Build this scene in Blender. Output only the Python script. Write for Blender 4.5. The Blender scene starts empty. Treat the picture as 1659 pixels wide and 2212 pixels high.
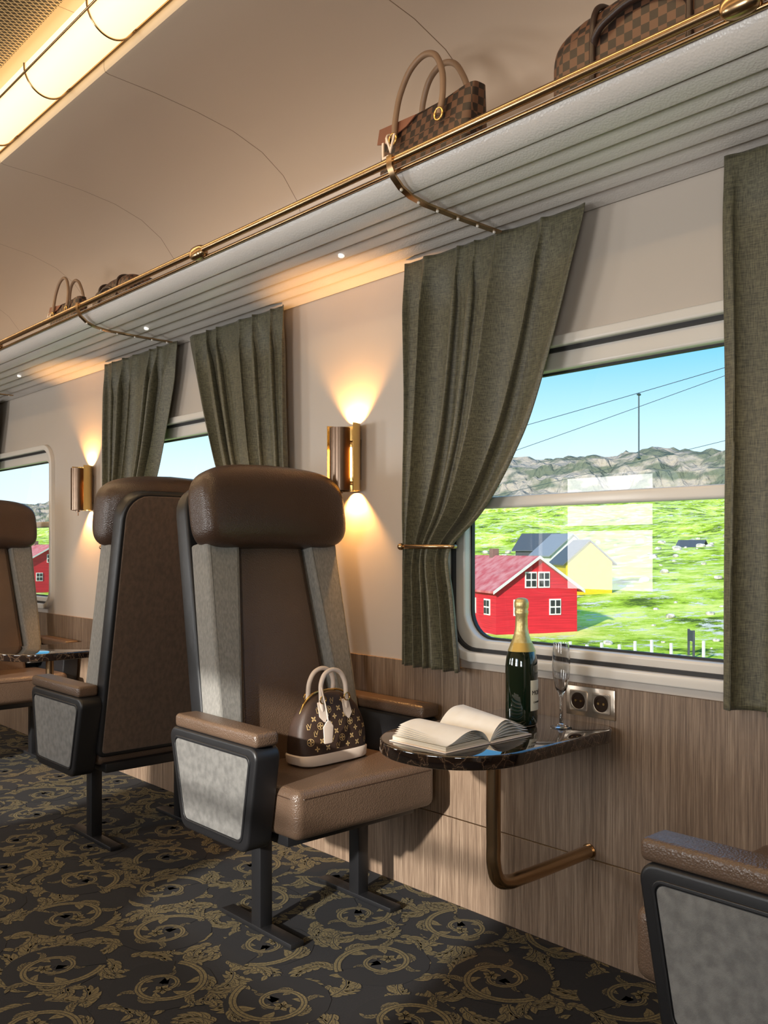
import bpy, bmesh, math, random
from mathutils import Vector, Matrix, Euler, noise
random.seed(7)
SC = bpy.context.scene
COL = SC.collection
PI = math.pi
try:
    SC.view_settings.view_transform = 'Standard'
    SC.view_settings.look = 'None'
except Exception:
    pass

def S(r, g, b):
    def f(c):
        c /= 255.0
        return c/12.92 if c <= 0.04045 else ((c+0.055)/1.055)**2.4
    return (f(r), f(g), f(b), 1.0)

# ------------------------------------------------------------------ materials
def _base(name):
    m = bpy.data.materials.new(name)
    m.use_nodes = True
    nt = m.node_tree
    b = nt.nodes['Principled BSDF']
    return m, nt, b

def M(name, c, rough=.5, metal=0, c2=None, ns=5, stretch=(1, 1, 1), bump=0, bs=200, coat=0,
      detail=4, lo=.35, hi=.65, sheen=0, spec=.5, bkind='noise', bd=.002):
    m, nt, b = _base(name)
    N, L = nt.nodes, nt.links
    b.inputs['Base Color'].default_value = c
    b.inputs['Roughness'].default_value = rough
    b.inputs['Metallic'].default_value = metal
    b.inputs['Coat Weight'].default_value = coat
    b.inputs['Sheen Weight'].default_value = sheen
    b.inputs['Specular IOR Level'].default_value = spec
    tc = N.new('ShaderNodeTexCoord')
    if c2 is None:
        c2 = (c[0]*.88, c[1]*.88, c[2]*.88, 1)
    mp = N.new('ShaderNodeMapping'); mp.inputs['Scale'].default_value = stretch
    no = N.new('ShaderNodeTexNoise'); no.inputs['Scale'].default_value = ns
    no.inputs['Detail'].default_value = detail
    mr = N.new('ShaderNodeMapRange'); mr.inputs['From Min'].default_value = lo; mr.inputs['From Max'].default_value = hi
    mx = N.new('ShaderNodeMix'); mx.data_type = 'RGBA'
    mx.inputs['A'].default_value = c; mx.inputs['B'].default_value = c2
    L.new(tc.outputs['Object'], mp.inputs['Vector']); L.new(mp.outputs[0], no.inputs['Vector'])
    L.new(no.outputs['Fac'], mr.inputs['Value']); L.new(mr.outputs[0], mx.inputs['Factor'])
    L.new(mx.outputs['Result'], b.inputs['Base Color'])
    if bump:
        if bkind == 'noise':
            n2 = N.new('ShaderNodeTexNoise'); n2.inputs['Scale'].default_value = bs; n2.inputs['Detail'].default_value = 3
            out = n2.outputs['Fac']
        else:
            n2 = N.new('ShaderNodeTexVoronoi'); n2.inputs['Scale'].default_value = bs
            out = n2.outputs['Distance']
        L.new(tc.outputs['Object'], n2.inputs['Vector'])
        bp = N.new('ShaderNodeBump'); bp.inputs['Strength'].default_value = bump; bp.inputs['Distance'].default_value = bd
        L.new(out, bp.inputs['Height']); L.new(bp.outputs[0], b.inputs['Normal'])
    return m

def M_emit(name, c, s):
    m, nt, b = _base(name)
    b.inputs['Base Color'].default_value = c
    b.inputs['Emission Color'].default_value = c
    b.inputs['Emission Strength'].default_value = s
    return m

def M_pane(name):
    m = bpy.data.materials.new(name); m.use_nodes = True
    nt = m.node_tree; N, L = nt.nodes, nt.links
    for n in list(N): N.remove(n)
    o = N.new('ShaderNodeOutputMaterial'); mix = N.new('ShaderNodeMixShader')
    tr = N.new('ShaderNodeBsdfTransparent'); gl = N.new('ShaderNodeBsdfGlossy'); gl.inputs['Roughness'].default_value = 0.0
    lw = N.new('ShaderNodeLayerWeight'); lw.inputs['Blend'].default_value = .5
    pw = N.new('ShaderNodeMath'); pw.operation = 'POWER'; pw.inputs[1].default_value = 5
    ma = N.new('ShaderNodeMath'); ma.operation = 'MULTIPLY_ADD'; ma.inputs[1].default_value = .85; ma.inputs[2].default_value = .045
    L.new(lw.outputs['Facing'], pw.inputs[0]); L.new(pw.outputs[0], ma.inputs[0])
    L.new(ma.outputs[0], mix.inputs[0]); L.new(tr.outputs[0], mix.inputs[1]); L.new(gl.outputs[0], mix.inputs[2])
    L.new(mix.outputs[0], o.inputs[0])
    return m

def M_wood():
    m, nt, b = _base('wood_veneer'); N, L = nt.nodes, nt.links
    tc = N.new('ShaderNodeTexCoord')
    mp = N.new('ShaderNodeMapping'); mp.inputs['Scale'].default_value = (120, 120, 1.8)
    n1 = N.new('ShaderNodeTexNoise'); n1.inputs['Scale'].default_value = 3.0; n1.inputs['Detail'].default_value = 6; n1.inputs['Roughness'].default_value = .7
    n2 = N.new('ShaderNodeTexNoise'); n2.inputs['Scale'].default_value = .5; n2.inputs['Detail'].default_value = 3
    L.new(tc.outputs['Object'], mp.inputs[0]); L.new(mp.outputs[0], n1.inputs['Vector']); L.new(mp.outputs[0], n2.inputs['Vector'])
    ad = N.new('ShaderNodeMath'); ad.operation = 'MULTIPLY_ADD'; ad.inputs[1].default_value = .80
    m2 = N.new('ShaderNodeMath'); m2.operation = 'MULTIPLY'; m2.inputs[1].default_value = .20
    L.new(n2.outputs['Fac'], m2.inputs[0]); L.new(n1.outputs['Fac'], ad.inputs[0]); L.new(m2.outputs[0], ad.inputs[2])
    cr = N.new('ShaderNodeValToRGB')
    cr.color_ramp.elements[0].position = .34; cr.color_ramp.elements[0].color = S(76, 61, 49)
    cr.color_ramp.elements[1].position = .68; cr.color_ramp.elements[1].color = S(162, 142, 121)
    e = cr.color_ramp.elements.new(.5); e.color = S(121, 101, 84)
    L.new(ad.outputs[0], cr.inputs[0]); L.new(cr.outputs[0], b.inputs['Base Color'])
    b.inputs['Roughness'].default_value = .45
    bp = N.new('ShaderNodeBump'); bp.inputs['Strength'].default_value = .25; bp.inputs['Distance'].default_value = .001
    L.new(n1.outputs['Fac'], bp.inputs['Height']); L.new(bp.outputs[0], b.inputs['Normal'])
    return m

def M_linen(name, ca, cb):
    m, nt, b = _base(name); N, L = nt.nodes, nt.links
    tc = N.new('ShaderNodeTexCoord'); fac = []
    for sc in ((210, 210, 18), (18, 18, 230)):
        mp = N.new('ShaderNodeMapping'); mp.inputs['Scale'].default_value = sc
        n1 = N.new('ShaderNodeTexNoise'); n1.inputs['Scale'].default_value = 2.2; n1.inputs['Detail'].default_value = 4
        L.new(tc.outputs['Object'], mp.inputs[0]); L.new(mp.outputs[0], n1.inputs['Vector']); fac.append(n1)
    ad = N.new('ShaderNodeMath'); ad.operation = 'ADD'
    L.new(fac[0].outputs['Fac'], ad.inputs[0]); L.new(fac[1].outputs['Fac'], ad.inputs[1])
    mr = N.new('ShaderNodeMapRange'); mr.inputs['From Min'].default_value = .75; mr.inputs['From Max'].default_value = 1.25
    L.new(ad.outputs[0], mr.inputs['Value'])
    mx = N.new('ShaderNodeMix'); mx.data_type = 'RGBA'; mx.inputs['A'].default_value = ca; mx.inputs['B'].default_value = cb
    L.new(mr.outputs[0], mx.inputs['Factor']); L.new(mx.outputs['Result'], b.inputs['Base Color'])
    b.inputs['Roughness'].default_value = .5; b.inputs['Sheen Weight'].default_value = .15
    bp = N.new('ShaderNodeBump'); bp.inputs['Strength'].default_value = .3; bp.inputs['Distance'].default_value = .001
    L.new(ad.outputs[0], bp.inputs['Height']); L.new(bp.outputs[0], b.inputs['Normal'])
    return m

def M_marble():
    m, nt, b = _base('dark_marble'); N, L = nt.nodes, nt.links
    tc = N.new('ShaderNodeTexCoord')
    no = N.new('ShaderNodeTexNoise'); no.inputs['Scale'].default_value = 9; no.inputs['Detail'].default_value = 7
    L.new(tc.outputs['Object'], no.inputs['Vector'])
    vm = N.new('ShaderNodeVectorMath'); vm.operation = 'MULTIPLY_ADD'; vm.inputs[1].default_value = (.30, .30, .30)
    L.new(no.outputs['Color'], vm.inputs[0]); L.new(tc.outputs['Object'], vm.inputs[2])
    vo = N.new('ShaderNodeTexVoronoi'); vo.feature = 'DISTANCE_TO_EDGE'; vo.inputs['Scale'].default_value = 13
    L.new(vm.outputs[0], vo.inputs['Vector'])
    cr = N.new('ShaderNodeValToRGB')
    cr.color_ramp.elements[0].position = 0; cr.color_ramp.elements[0].color = S(112, 90, 70)
    cr.color_ramp.elements[1].position = .09; cr.color_ramp.elements[1].color = S(26, 19, 16)
    e = cr.color_ramp.elements.new(.012); e.color = S(52, 39, 30)
    L.new(vo.outputs['Distance'], cr.inputs[0]); L.new(cr.outputs[0], b.inputs['Base Color'])
    b.inputs['Roughness'].default_value = .04; b.inputs['Coat Weight'].default_value = 1.0
    b.inputs['Coat Roughness'].default_value = .02
    return m

def M_checker(name, c1, c2, sc):
    m, nt, b = _base(name); N, L = nt.nodes, nt.links
    tc = N.new('ShaderNodeTexCoord')
    mp = N.new('ShaderNodeMapping'); mp.inputs['Location'].default_value = (.0071, .0033, .0047)
    ck = N.new('ShaderNodeTexChecker'); ck.inputs['Scale'].default_value = sc
    ck.inputs['Color1'].default_value = c1; ck.inputs['Color2'].default_value = c2
    L.new(tc.outputs['Object'], mp.inputs[0]); L.new(mp.outputs[0], ck.inputs['Vector'])
    L.new(ck.outputs['Color'], b.inputs['Base Color']); b.inputs['Roughness'].default_value = .45
    return m

def M_mesh():
    m, nt, b = _base('bronze_mesh_ceiling'); N, L = nt.nodes, nt.links
    tc = N.new('ShaderNodeTexCoord'); sx = N.new('ShaderNodeSeparateXYZ'); L.new(tc.outputs['Object'], sx.inputs[0])
    outs = []
    for sg in (1, -1):
        a = N.new('ShaderNodeMath'); a.operation = 'MULTIPLY'; a.inputs[1].default_value = 95*sg
        L.new(sx.outputs[0], a.inputs[0])
        c = N.new('ShaderNodeMath'); c.operation = 'MULTIPLY_ADD'; c.inputs[1].default_value = 150
        L.new(sx.outputs[1], c.inputs[0]); L.new(a.outputs[0], c.inputs[2])
        s = N.new('ShaderNodeMath'); s.operation = 'SINE'; L.new(c.outputs[0], s.inputs[0])
        q = N.new('ShaderNodeMath'); q.operation = 'ABSOLUTE'; L.new(s.outputs[0], q.inputs[0]); outs.append(q)
    mn = N.new('ShaderNodeMath'); mn.operation = 'MINIMUM'
    L.new(outs[0].outputs[0], mn.inputs[0]); L.new(outs[1].outputs[0], mn.inputs[1])
    cr = N.new('ShaderNodeValToRGB'); cr.color_ramp.elements[0].position = .34; cr.color_ramp.elements[0].color = S(226, 196, 148)
    cr.color_ramp.elements[1].position = .42; cr.color_ramp.elements[1].color = S(66, 48, 32)
    L.new(mn.outputs[0], cr.inputs[0]); L.new(cr.outputs[0], b.inputs['Base Color'])
    b.inputs['Roughness'].default_value = .45; b.inputs['Metallic'].default_value = .2
    return m

def M_ceiling():
    m, nt, b = _base('ceiling_paint'); N, L = nt.nodes, nt.links
    tc = N.new('ShaderNodeTexCoord'); sx = N.new('ShaderNodeSeparateXYZ'); L.new(tc.outputs['Object'], sx.inputs[0])
    a = N.new('ShaderNodeMath'); a.operation = 'ADD'; a.inputs[1].default_value = 20 - 1.60 + .51
    L.new(sx.outputs[1], a.inputs[0])
    p = N.new('ShaderNodeMath'); p.operation = 'PINGPONG'; p.inputs[1].default_value = .51
    L.new(a.outputs[0], p.inputs[0])
    g = N.new('ShaderNodeMath'); g.operation = 'GREATER_THAN'; g.inputs[1].default_value = .5083
    L.new(p.outputs[0], g.inputs[0])
    mx = N.new('ShaderNodeMix'); mx.data_type = 'RGBA'; mx.inputs['A'].default_value = S(194, 175, 157); mx.inputs['B'].default_value = S(116, 94, 76)
    L.new(g.outputs[0], mx.inputs['Factor']); L.new(mx.outputs['Result'], b.inputs['Base Color'])
    b.inputs['Roughness'].default_value = .30
    return m

def M_terrain():
    m, nt, b = _base('meadow'); N, L = nt.nodes, nt.links
    tc = N.new('ShaderNodeTexCoord')
    n1 = N.new('ShaderNodeTexNoise'); n1.inputs['Scale'].default_value = .16; n1.inputs['Detail'].default_value = 10; n1.inputs['Roughness'].default_value = .78
    n2 = N.new('ShaderNodeTexNoise'); n2.inputs['Scale'].default_value = .45; n2.inputs['Detail'].default_value = 8; n2.inputs['Roughness'].default_value = .75
    L.new(tc.outputs['Object'], n1.inputs['Vector']); L.new(tc.outputs['Object'], n2.inputs['Vector'])
    cr = N.new('ShaderNodeValToRGB')
    cr.color_ramp.elements[0].position = .40; cr.color_ramp.elements[0].color = S(84, 104, 40)
    cr.color_ramp.elements[1].position = .60; cr.color_ramp.elements[1].color = S(240, 242, 130)
    e = cr.color_ramp.elements.new(.48); e.color = S(180, 208, 56)
    L.new(n1.outputs['Fac'], cr.inputs[0])
    r2 = N.new('ShaderNodeValToRGB'); r2.color_ramp.elements[0].position = .55; r2.color_ramp.elements[0].color = (0, 0, 0, 1)
    r2.color_ramp.elements[1].position = .59; r2.color_ramp.elements[1].color = (1, 1, 1, 1)
    L.new(n2.outputs['Fac'], r2.inputs[0])
    mx = N.new('ShaderNodeMix'); mx.data_type = 'RGBA'; mx.inputs['B'].default_value = S(228, 220, 198)
    L.new(r2.outputs[0], mx.inputs['Factor']); L.new(cr.outputs[0], mx.inputs['A']); L.new(mx.outputs['Result'], b.inputs['Base Color'])
    b.inputs['Roughness'].default_value = 1; b.inputs['Specular IOR Level'].default_value = .05
    bp = N.new('ShaderNodeBump'); bp.inputs['Strength'].default_value = .7; bp.inputs['Distance'].default_value = .5
    L.new(n2.outputs['Fac'], bp.inputs['Height']); L.new(bp.outputs[0], b.inputs['Normal'])
    return m

black = M('black_metal', S(28, 28, 30), .38, .1, bump=.15, bs=900)
leather = M('brown_leather', S(96, 77, 63), .34, c2=S(84, 67, 54), ns=3, bump=.5, bs=230, bkind='vor')
leather_dk = M('dark_brown_leather', S(66, 49, 39), .32, c2=S(57, 42, 33), ns=3, bump=.4, bs=230, bkind='vor')
suede = M('brown_suede', S(88, 71, 58), .9, c2=S(74, 59, 48), ns=70, stretch=(1, 1, .6), bump=.4, bs=400, sheen=.2)
grey = M('grey_wool_fabric', S(134, 132, 127), .9, c2=S(114, 113, 109), ns=170, stretch=(1, 1, .35), bump=.4, bs=600, sheen=.15, detail=3)
greyp = M('grey_panel_velvet', S(112, 111, 108), .9, c2=S(92, 91, 89), ns=45, bump=.4, bs=600, sheen=.1, detail=5)
brass = M('brass', S(186, 156, 120), .24, 1, c2=S(168, 140, 106), ns=4)
bronze = M('bronze', S(140, 119, 103), .28, .9)
gold = M('gold', S(230, 192, 120), .22, 1)
wallm = M('wall_paint', S(196, 186, 176), .38, c2=S(190, 180, 169), ns=1.5)
white = M('white_frame', S(220, 216, 209), .26, c2=S(214, 209, 201), ns=2)
rubber = M('dark_gasket', S(40, 40, 42), .6)
rackm = M('rack_leather_white', S(214, 210, 205), .28, c2=S(206, 201, 196), ns=3, bump=.35, bs=170, bkind='vor')
wood = M_wood()
linen = M_linen('olive_linen', S(52, 50, 36), S(110, 105, 80))
marble = M_marble()
ceilm = M_ceiling(); meshm = M_mesh()
pane = M_pane('window_glass')
carpet_d = M('carpet_ground', S(17, 17, 21), .95, c2=S(24, 24, 28), ns=180, bump=.4, bs=600)
carpet_g = M('carpet_gold', S(108, 96, 64), .9, c2=S(78, 70, 47), ns=150, bump=.4, bs=600)
carpet_k = M('carpet_outline', S(19, 19, 23), .95)
diff = M_emit('lamp_diffuser', (1.0, .80, .45, 1), 1.4)
damier = M_checker('check_canvas', S(92, 63, 46), S(34, 24, 20), 44)
dkleather = M('dark_strap_leather', S(46, 30, 25), .4, bump=.2, bs=400)
tanleather = M('tan_leather', S(136, 110, 88), .45, bump=.2, bs=400)
pinkleather = M('reddish_leather', S(130, 84, 64), .5, bump=.2, bs=400)
cream = M('cream_leather', S(232, 214, 198), .5, bump=.15, bs=400)
canvas = M('brown_canvas', S(62, 45, 36), .5, c2=S(54, 39, 31), ns=30, bump=.3, bs=500)
canvas_mark = M('tan_print', S(196, 166, 116), .55)
paper = M('paper', S(250, 247, 240), .8, c2=S(245, 240, 230), ns=20)
paper_edge = M('page_block', S(232, 224, 206), .8, c2=S(160, 148, 128), ns=30, stretch=(.2, .2, 60))
bottle_g = M('green_bottle_glass', S(14, 30, 18), .05, coat=1)
foil = M('gold_foil', S(220, 204, 146), .35, .6, c2=S(200, 180, 116), ns=60, bump=.5, bs=150)
labelm = M('bottle_label', S(232, 226, 204), .6)
glassm = bpy.data.materials.new('clear_glass'); glassm.use_nodes = True
_b = glassm.node_tree.nodes['Principled BSDF']; _b.inputs['Transmission Weight'].default_value = 1; _b.inputs['Roughness'].default_value = 0; _b.inputs['IOR'].default_value = 1.5

# ------------------------------------------------------------------ helpers
def finish(me, ang=38):
    bm = bmesh.new(); bm.from_mesh(me)
    bmesh.ops.remove_doubles(bm, verts=bm.verts, dist=1e-6)
    bmesh.ops.recalc_face_normals(bm, faces=bm.faces)
    bm.to_mesh(me); bm.free()
    me.shade_smooth(); me.set_sharp_from_angle(angle=math.radians(ang))

def add(name, me, mats, parent=None, label=None, ang=38, fin=True):
    if fin: finish(me, ang)
    if not isinstance(mats, (list, tuple)): mats = [mats]
    if len(me.materials) == 0:
        for m in mats: me.materials.append(m)
    o = bpy.data.objects.new(name, me); COL.objects.link(o)
    if parent is not None: o.parent = parent
    if label: o['label'] = label
    return o

def empty(name, loc, label, cat, group=None, rotz=0, kind=None):
    o = bpy.data.objects.new(name, None); COL.objects.link(o)
    o.location = loc; o.rotation_euler = (0, 0, rotz); o.empty_display_size = .1
    o['label'] = label; o['category'] = cat
    if group: o['group'] = group
    if kind: o['kind'] = kind
    return o

def tag(o, label, cat, kind=None, group=None):
    o['label'] = label; o['category'] = cat
    if kind: o['kind'] = kind
    if group: o['group'] = group
    return o

def dup(root, name, loc, rotz=0, label=None, group=None):
    n = root.copy(); COL.objects.link(n); n.name = name
    n.location = loc; n.rotation_euler = (0, 0, rotz)
    if label: n['label'] = label
    if group: n['group'] = group
    def rec(src, dst):
        for c in src.children:
            k = c.copy(); COL.objects.link(k); k.parent = dst
            rec(c, k)
    rec(root, n)
    return n

def eval_mesh(ob):
    COL.objects.link(ob)
    dg = bpy.context.evaluated_depsgraph_get(); dg.update()
    me = bpy.data.meshes.new_from_object(ob.evaluated_get(dg))
    COL.objects.unlink(ob)
    d = ob.data
    bpy.data.objects.remove(ob)
    bpy.data.curves.remove(d)
    me.materials.clear()
    return me

AX = {'xy': Matrix.Identity(4),
      'yz': Matrix(((0, 0, 1, 0), (1, 0, 0, 0), (0, 1, 0, 0), (0, 0, 0, 1))),
      'xz': Matrix(((1, 0, 0, 0), (0, 0, 1, 0), (0, 1, 0, 0), (0, 0, 0, 1)))}

def plate(outl, n0, n1, mat4, bevel=0.0):
    cu = bpy.data.curves.new('tmp', 'CURVE'); cu.dimensions = '2D'; cu.fill_mode = 'BOTH'
    h = abs(n1-n0)/2
    cu.extrude = max(h-bevel, 1e-5); cu.bevel_depth = bevel; cu.bevel_resolution = 3; cu.offset = -bevel
    for pts in outl:
        sp = cu.splines.new('POLY'); sp.points.add(len(pts)-1)
        for i, p in enumerate(pts): sp.points[i].co = (p[0], p[1], 0, 1)
        sp.use_cyclic_u = True
    me = eval_mesh(bpy.data.objects.new('tmp', cu))
    me.transform(mat4 @ Matrix.Translation((0, 0, (n0+n1)/2)))
    return me

def rr(x0, x1, y0, y1, r, n=8):
    out = []
    for cx, cy, a0 in ((x1-r, y1-r, 0), (x0+r, y1-r, 90), (x0+r, y0+r, 180), (x1-r, y0+r, 270)):
        for i in range(n+1):
            a = math.radians(a0+90*i/n); out.append((cx+r*math.cos(a), cy+r*math.sin(a)))
    return out

def rpoly(pts, rads, n=6):
    out = []; k = len(pts)
    if not isinstance(rads, (list, tuple)): rads = [rads]*k
    for i in range(k):
        p = Vector(pts[i]); a = (Vector(pts[i-1])-p).normalized(); b = (Vector(pts[(i+1) % k])-p).normalized()
        r = rads[i]
        if r < 1e-5: out.append(tuple(p)); continue
        ang = a.angle(b); t = r/math.tan(ang/2)
        c = p+(a+b).normalized()*(r/math.sin(ang/2))
        s = p+a*t; e = p+b*t
        a0 = math.atan2(s.y-c.y, s.x-c.x); a1 = math.atan2(e.y-c.y, e.x-c.x)
        d = (a1-a0+PI) % (2*PI)-PI
        for j in range(n+1):
            q = a0+d*j/n; out.append((c.x+r*math.cos(q), c.y+r*math.sin(q)))
    return out

def inset(pts, d):
    k = len(pts); out = []
    area = sum(pts[i-1][0]*pts[i][1]-pts[i][0]*pts[i-1][1] for i in range(k))
    sg = 1 if area > 0 else -1
    for i in range(k):
        p = Vector(pts[i]); e1 = (p-Vector(pts[i-1])).normalized(); e2 = (Vector(pts[(i+1) % k])-p).normalized()
        n1 = Vector((-e1.y, e1.x))*sg; n2 = Vector((-e2.y, e2.x))*sg
        m = (n1+n2); m = m/max(m.dot(n1), .2)
        out.append(tuple(p+m*d))
    return out

def rbox(x0, x1, y0, y1, z0, z1, r=.01, seg=4, fn=None):
    bm = bmesh.new(); bmesh.ops.create_cube(bm, size=1)
    for v in bm.verts:
        v.co = Vector((x0+(v.co.x+.5)*(x1-x0), y0+(v.co.y+.5)*(y1-y0), z0+(v.co.z+.5)*(z1-z0)))
        if fn: v.co = fn(v.co)
    if r > 0: bmesh.ops.bevel(bm, geom=list(bm.edges), offset=r, segments=seg, profile=.5, affect='EDGES')
    me = bpy.data.meshes.new('m'); bm.to_mesh(me); bm.free(); return me

def tube(pts, r, res=6, cyc=False, smooth=True):
    cu = bpy.data.curves.new('tmp', 'CURVE'); cu.dimensions = '3D'; cu.bevel_depth = r; cu.bevel_resolution = res; cu.use_fill_caps = True
    if smooth and len(pts) > 2:
        sp = cu.splines.new('BEZIER'); sp.bezier_points.add(len(pts)-1)
        for i, p in enumerate(pts):
            b = sp.bezier_points[i]; b.co = p; b.handle_left_type = b.handle_right_type = 'AUTO'
        sp.resolution_u = 8
    else:
        sp = cu.splines.new('POLY'); sp.points.add(len(pts)-1)
        for i, p in enumerate(pts): sp.points[i].co = (*p, 1)
    sp.use_cyclic_u = cyc
    return eval_mesh(bpy.data.objects.new('tmp', cu))

def lathe(prof, n=40, a0=0, a1=2*PI, cap=True):
    full = abs(a1-a0-2*PI) < 1e-4
    vs = []; fs = []; m = n if full else n+1
    for (r, z) in prof:
        for i in range(m):
            a = a0+(a1-a0)*i/n; vs.append((r*math.cos(a), r*math.sin(a), z))
    for j in range(len(prof)-1):
        for i in range(n):
            i2 = (i+1) % m
            fs.append((j*m+i, j*m+i2, (j+1)*m+i2, (j+1)*m+i))
    if cap and full:
        if prof[0][0] > 1e-5: fs.append(tuple(range(m)))
        if prof[-1][0] > 1e-5: fs.append(tuple((len(prof)-1)*m+i for i in range(m)))
    me = bpy.data.meshes.new('m'); me.from_pydata(vs, [], fs); return me

def joinm(meshes, matidx=None):
    bm = bmesh.new()
    for k, me in enumerate(meshes):
        s = len(bm.faces); bm.from_mesh(me); bm.faces.ensure_lookup_table()
        if matidx:
            for f in bm.faces[s:]: f.material_index = matidx[k]
    out = bpy.data.meshes.new('m'); bm.to_mesh(out); bm.free(); return out

def xf(me, loc=(0, 0, 0), rot=(0, 0, 0), sc=(1, 1, 1)):
    me.transform(Matrix.Translation(loc) @ Euler(rot).to_matrix().to_4x4() @ Matrix.Diagonal((*sc, 1))); return me

def sell(a, b, c, e1=.3, e2=.5, nu=24, nv=40):
    sp = lambda v, e: math.copysign(abs(v)**e, v)
    vs = []; fs = []
    for i in range(nu+1):
        p = -PI/2+PI*i/nu
        x = a*sp(math.sin(p), e1); s = max(abs(math.cos(p)), 1e-4)**e1
        for j in range(nv):
            q = 2*PI*j/nv
            vs.append((x, b*s*sp(math.cos(q), e2), c*s*sp(math.sin(q), e2)))
    for i in range(nu):
        for j in range(nv):
            j2 = (j+1) % nv
            fs.append((i*nv+j, i*nv+j2, (i+1)*nv+j2, (i+1)*nv+j))
    fs.append(tuple(range(nv))); fs.append(tuple(nu*nv+j for j in range(nv)))
    me = bpy.data.meshes.new('m'); me.from_pydata(vs, [], fs); return me

def text(s, size, ext=.0005):
    cu = bpy.data.curves.new('t', 'FONT'); cu.body = s; cu.size = size; cu.extrude = ext
    cu.align_x = 'CENTER'; cu.align_y = 'CENTER'; cu.resolution_u = 3
    return eval_mesh(bpy.data.objects.new('t', cu))

def sheet(profile, y0, y1, ny=1, closed=False):
    vs = []; fs = []; n = len(profile)
    for k in range(ny+1):
        y = y0+(y1-y0)*k/ny
        for (x, z) in profile: vs.append((x, y, z))
    for k in range(ny):
        for i in range(n if closed else n-1):
            i2 = (i+1) % n
            fs.append((k*n+i, k*n+i2, (k+1)*n+i2, (k+1)*n+i))
    if closed:
        fs.append(tuple(range(n))); fs.append(tuple(ny*n+i for i in range(n)))
    me = bpy.data.meshes.new('m'); me.from_pydata(vs, [], fs); return me

# ------------------------------------------------------------------ constants
WX = 2.336; LX = -1.10; Y0 = -2.4; Y1 = 9.6; XM = (WX+LX)/2
WC = [1.52, 3.94, 6.36]; PITCH = 2.42
HW = .71; WZ0 = .86; WZ1 = 1.92

# ------------------------------------------------------------------ room shell
fl = rbox(LX-.1, WX+.1, Y0-.1, Y1+.1, -.08, 0, 0)
pv = []; pf = []; pm_i = []
def strip(c, wf, z, mi=1):
    n = len(c); b = len(pv)
    for i in range(n):
        a = c[min(i+1, n-1)]; q = c[max(i-1, 0)]
        tx, ty = a[0]-q[0], a[1]-q[1]; l = math.hypot(tx, ty) or 1
        nx, ny = -ty/l*wf[i], tx/l*wf[i]
        pv.append((c[i][0]+nx, c[i][1]+ny, z)); pv.append((c[i][0]-nx, c[i][1]-ny, z))
    for i in range(n-1):
        k = b+2*i; pf.append((k, k+2, k+3, k+1)); pm_i.append(mi)
LW = [0, .62, .95, 1.0, .78, .42, 0]
def lobe(p, ang, Ln, W, curl, z, rib=True, o=.0021):
    n = 6; c = []; x, y = p; a = ang
    for i in range(n+1):
        c.append((x, y)); a += curl/n; x += Ln/n*math.cos(a); y += Ln/n*math.sin(a)
    c2 = [(c[0][0]-o*math.cos(ang), c[0][1]-o*math.sin(ang))]+c[1:-1]+[(c[-1][0]+o*1.5*math.cos(a), c[-1][1]+o*1.5*math.sin(a))]
    strip(c2, [W*l+o for l in LW], z-.00003, 2)
    strip(c, [W*l+.0003 for l in LW], z, 1)
    if rib: strip([c[0], c[2], c[4], c[5]], [.0009, .0009, .0006, .0002], z+.00002, 2)
def acanthus(p, ang, Ln, curl, z):
    n = 5; x, y = p; a = ang; c = [(x, y)]; angs = [a]
    for i in range(n):
        a += curl/n*(.6+.8*i/n); x += Ln/n*math.cos(a); y += Ln/n*math.sin(a); c.append((x, y)); angs.append(a)
    for i in range(0, n+1):
        f = math.sin(PI*(i/n)**.8*.75+.5)
        ll = Ln*.40*f+Ln*.06
        for sg in (1, -1):
            out = sg*math.copysign(1, curl) < 0
            lobe(c[i], angs[i]+sg*(.80-.25*i/n), ll*(1.15 if out else .75), ll*.22, -sg*.85, z+.00008*i)
    lobe(c[-1], angs[-1]+curl*.2, Ln*.38, Ln*.09, curl*.7, z+.0005)
    strip(c, [Ln*.055*(1-.6*i/n) for i in range(n+1)], z+.00052, 1)
    strip(c, [Ln*.014]*len(c), z+.00055, 2)
def scroll(cx, cy, R, rot, hand, z):
    turns = 1.45*2*PI; n = 48; c = []; w = []
    for i in range(n+1):
        s = i/n; r = R*math.exp(-1.5*s)
        a = rot+hand*s*turns; c.append((cx+r*math.cos(a), cy+r*math.sin(a))); w.append(.0095*(1-.5*s)+.001)
    # dark disc keeps the eye of each scroll readable against the ground leaves
    ring = [(cx+R*.55*math.cos(rot+t*2*PI/16), cy+R*.55*math.sin(rot+t*2*PI/16)) for t in range(17)]
    strip(ring, [R*.52]*17, z-.0006, 2)
    i = 0; k = 0
    while i < n-4:
        s = i/n; p = c[i]; j = max(1, i); ta = math.atan2(c[j+1][1]-c[j-1][1], c[j+1][0]-c[j-1][0])
        r = R*math.exp(-1.5*s)
        acanthus(p, ta-hand*.50, r*.66, hand*1.1 if k % 2 else -hand*.9, z+.0001*(k % 3))
        if s > .06: lobe(p, ta+hand*.40, r*.55, r*.12, hand*1.1, z+.0007)
        i += 5 if s < .5 else 7; k += 1
    strip(c, [q+.0024 for q in w], z+.00098, 2); strip(c, w, z+.001, 1); strip(c, [.0012]*len(c), z+.00102, 2)
    x, y = c[-1]
    for k in range(5): lobe((x, y), k*2*PI/5+rot, R*.20, R*.065, .5*hand, z+.0011)
gx = .37; gy = .315; row = 0; y = .45
XA = -.20
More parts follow.
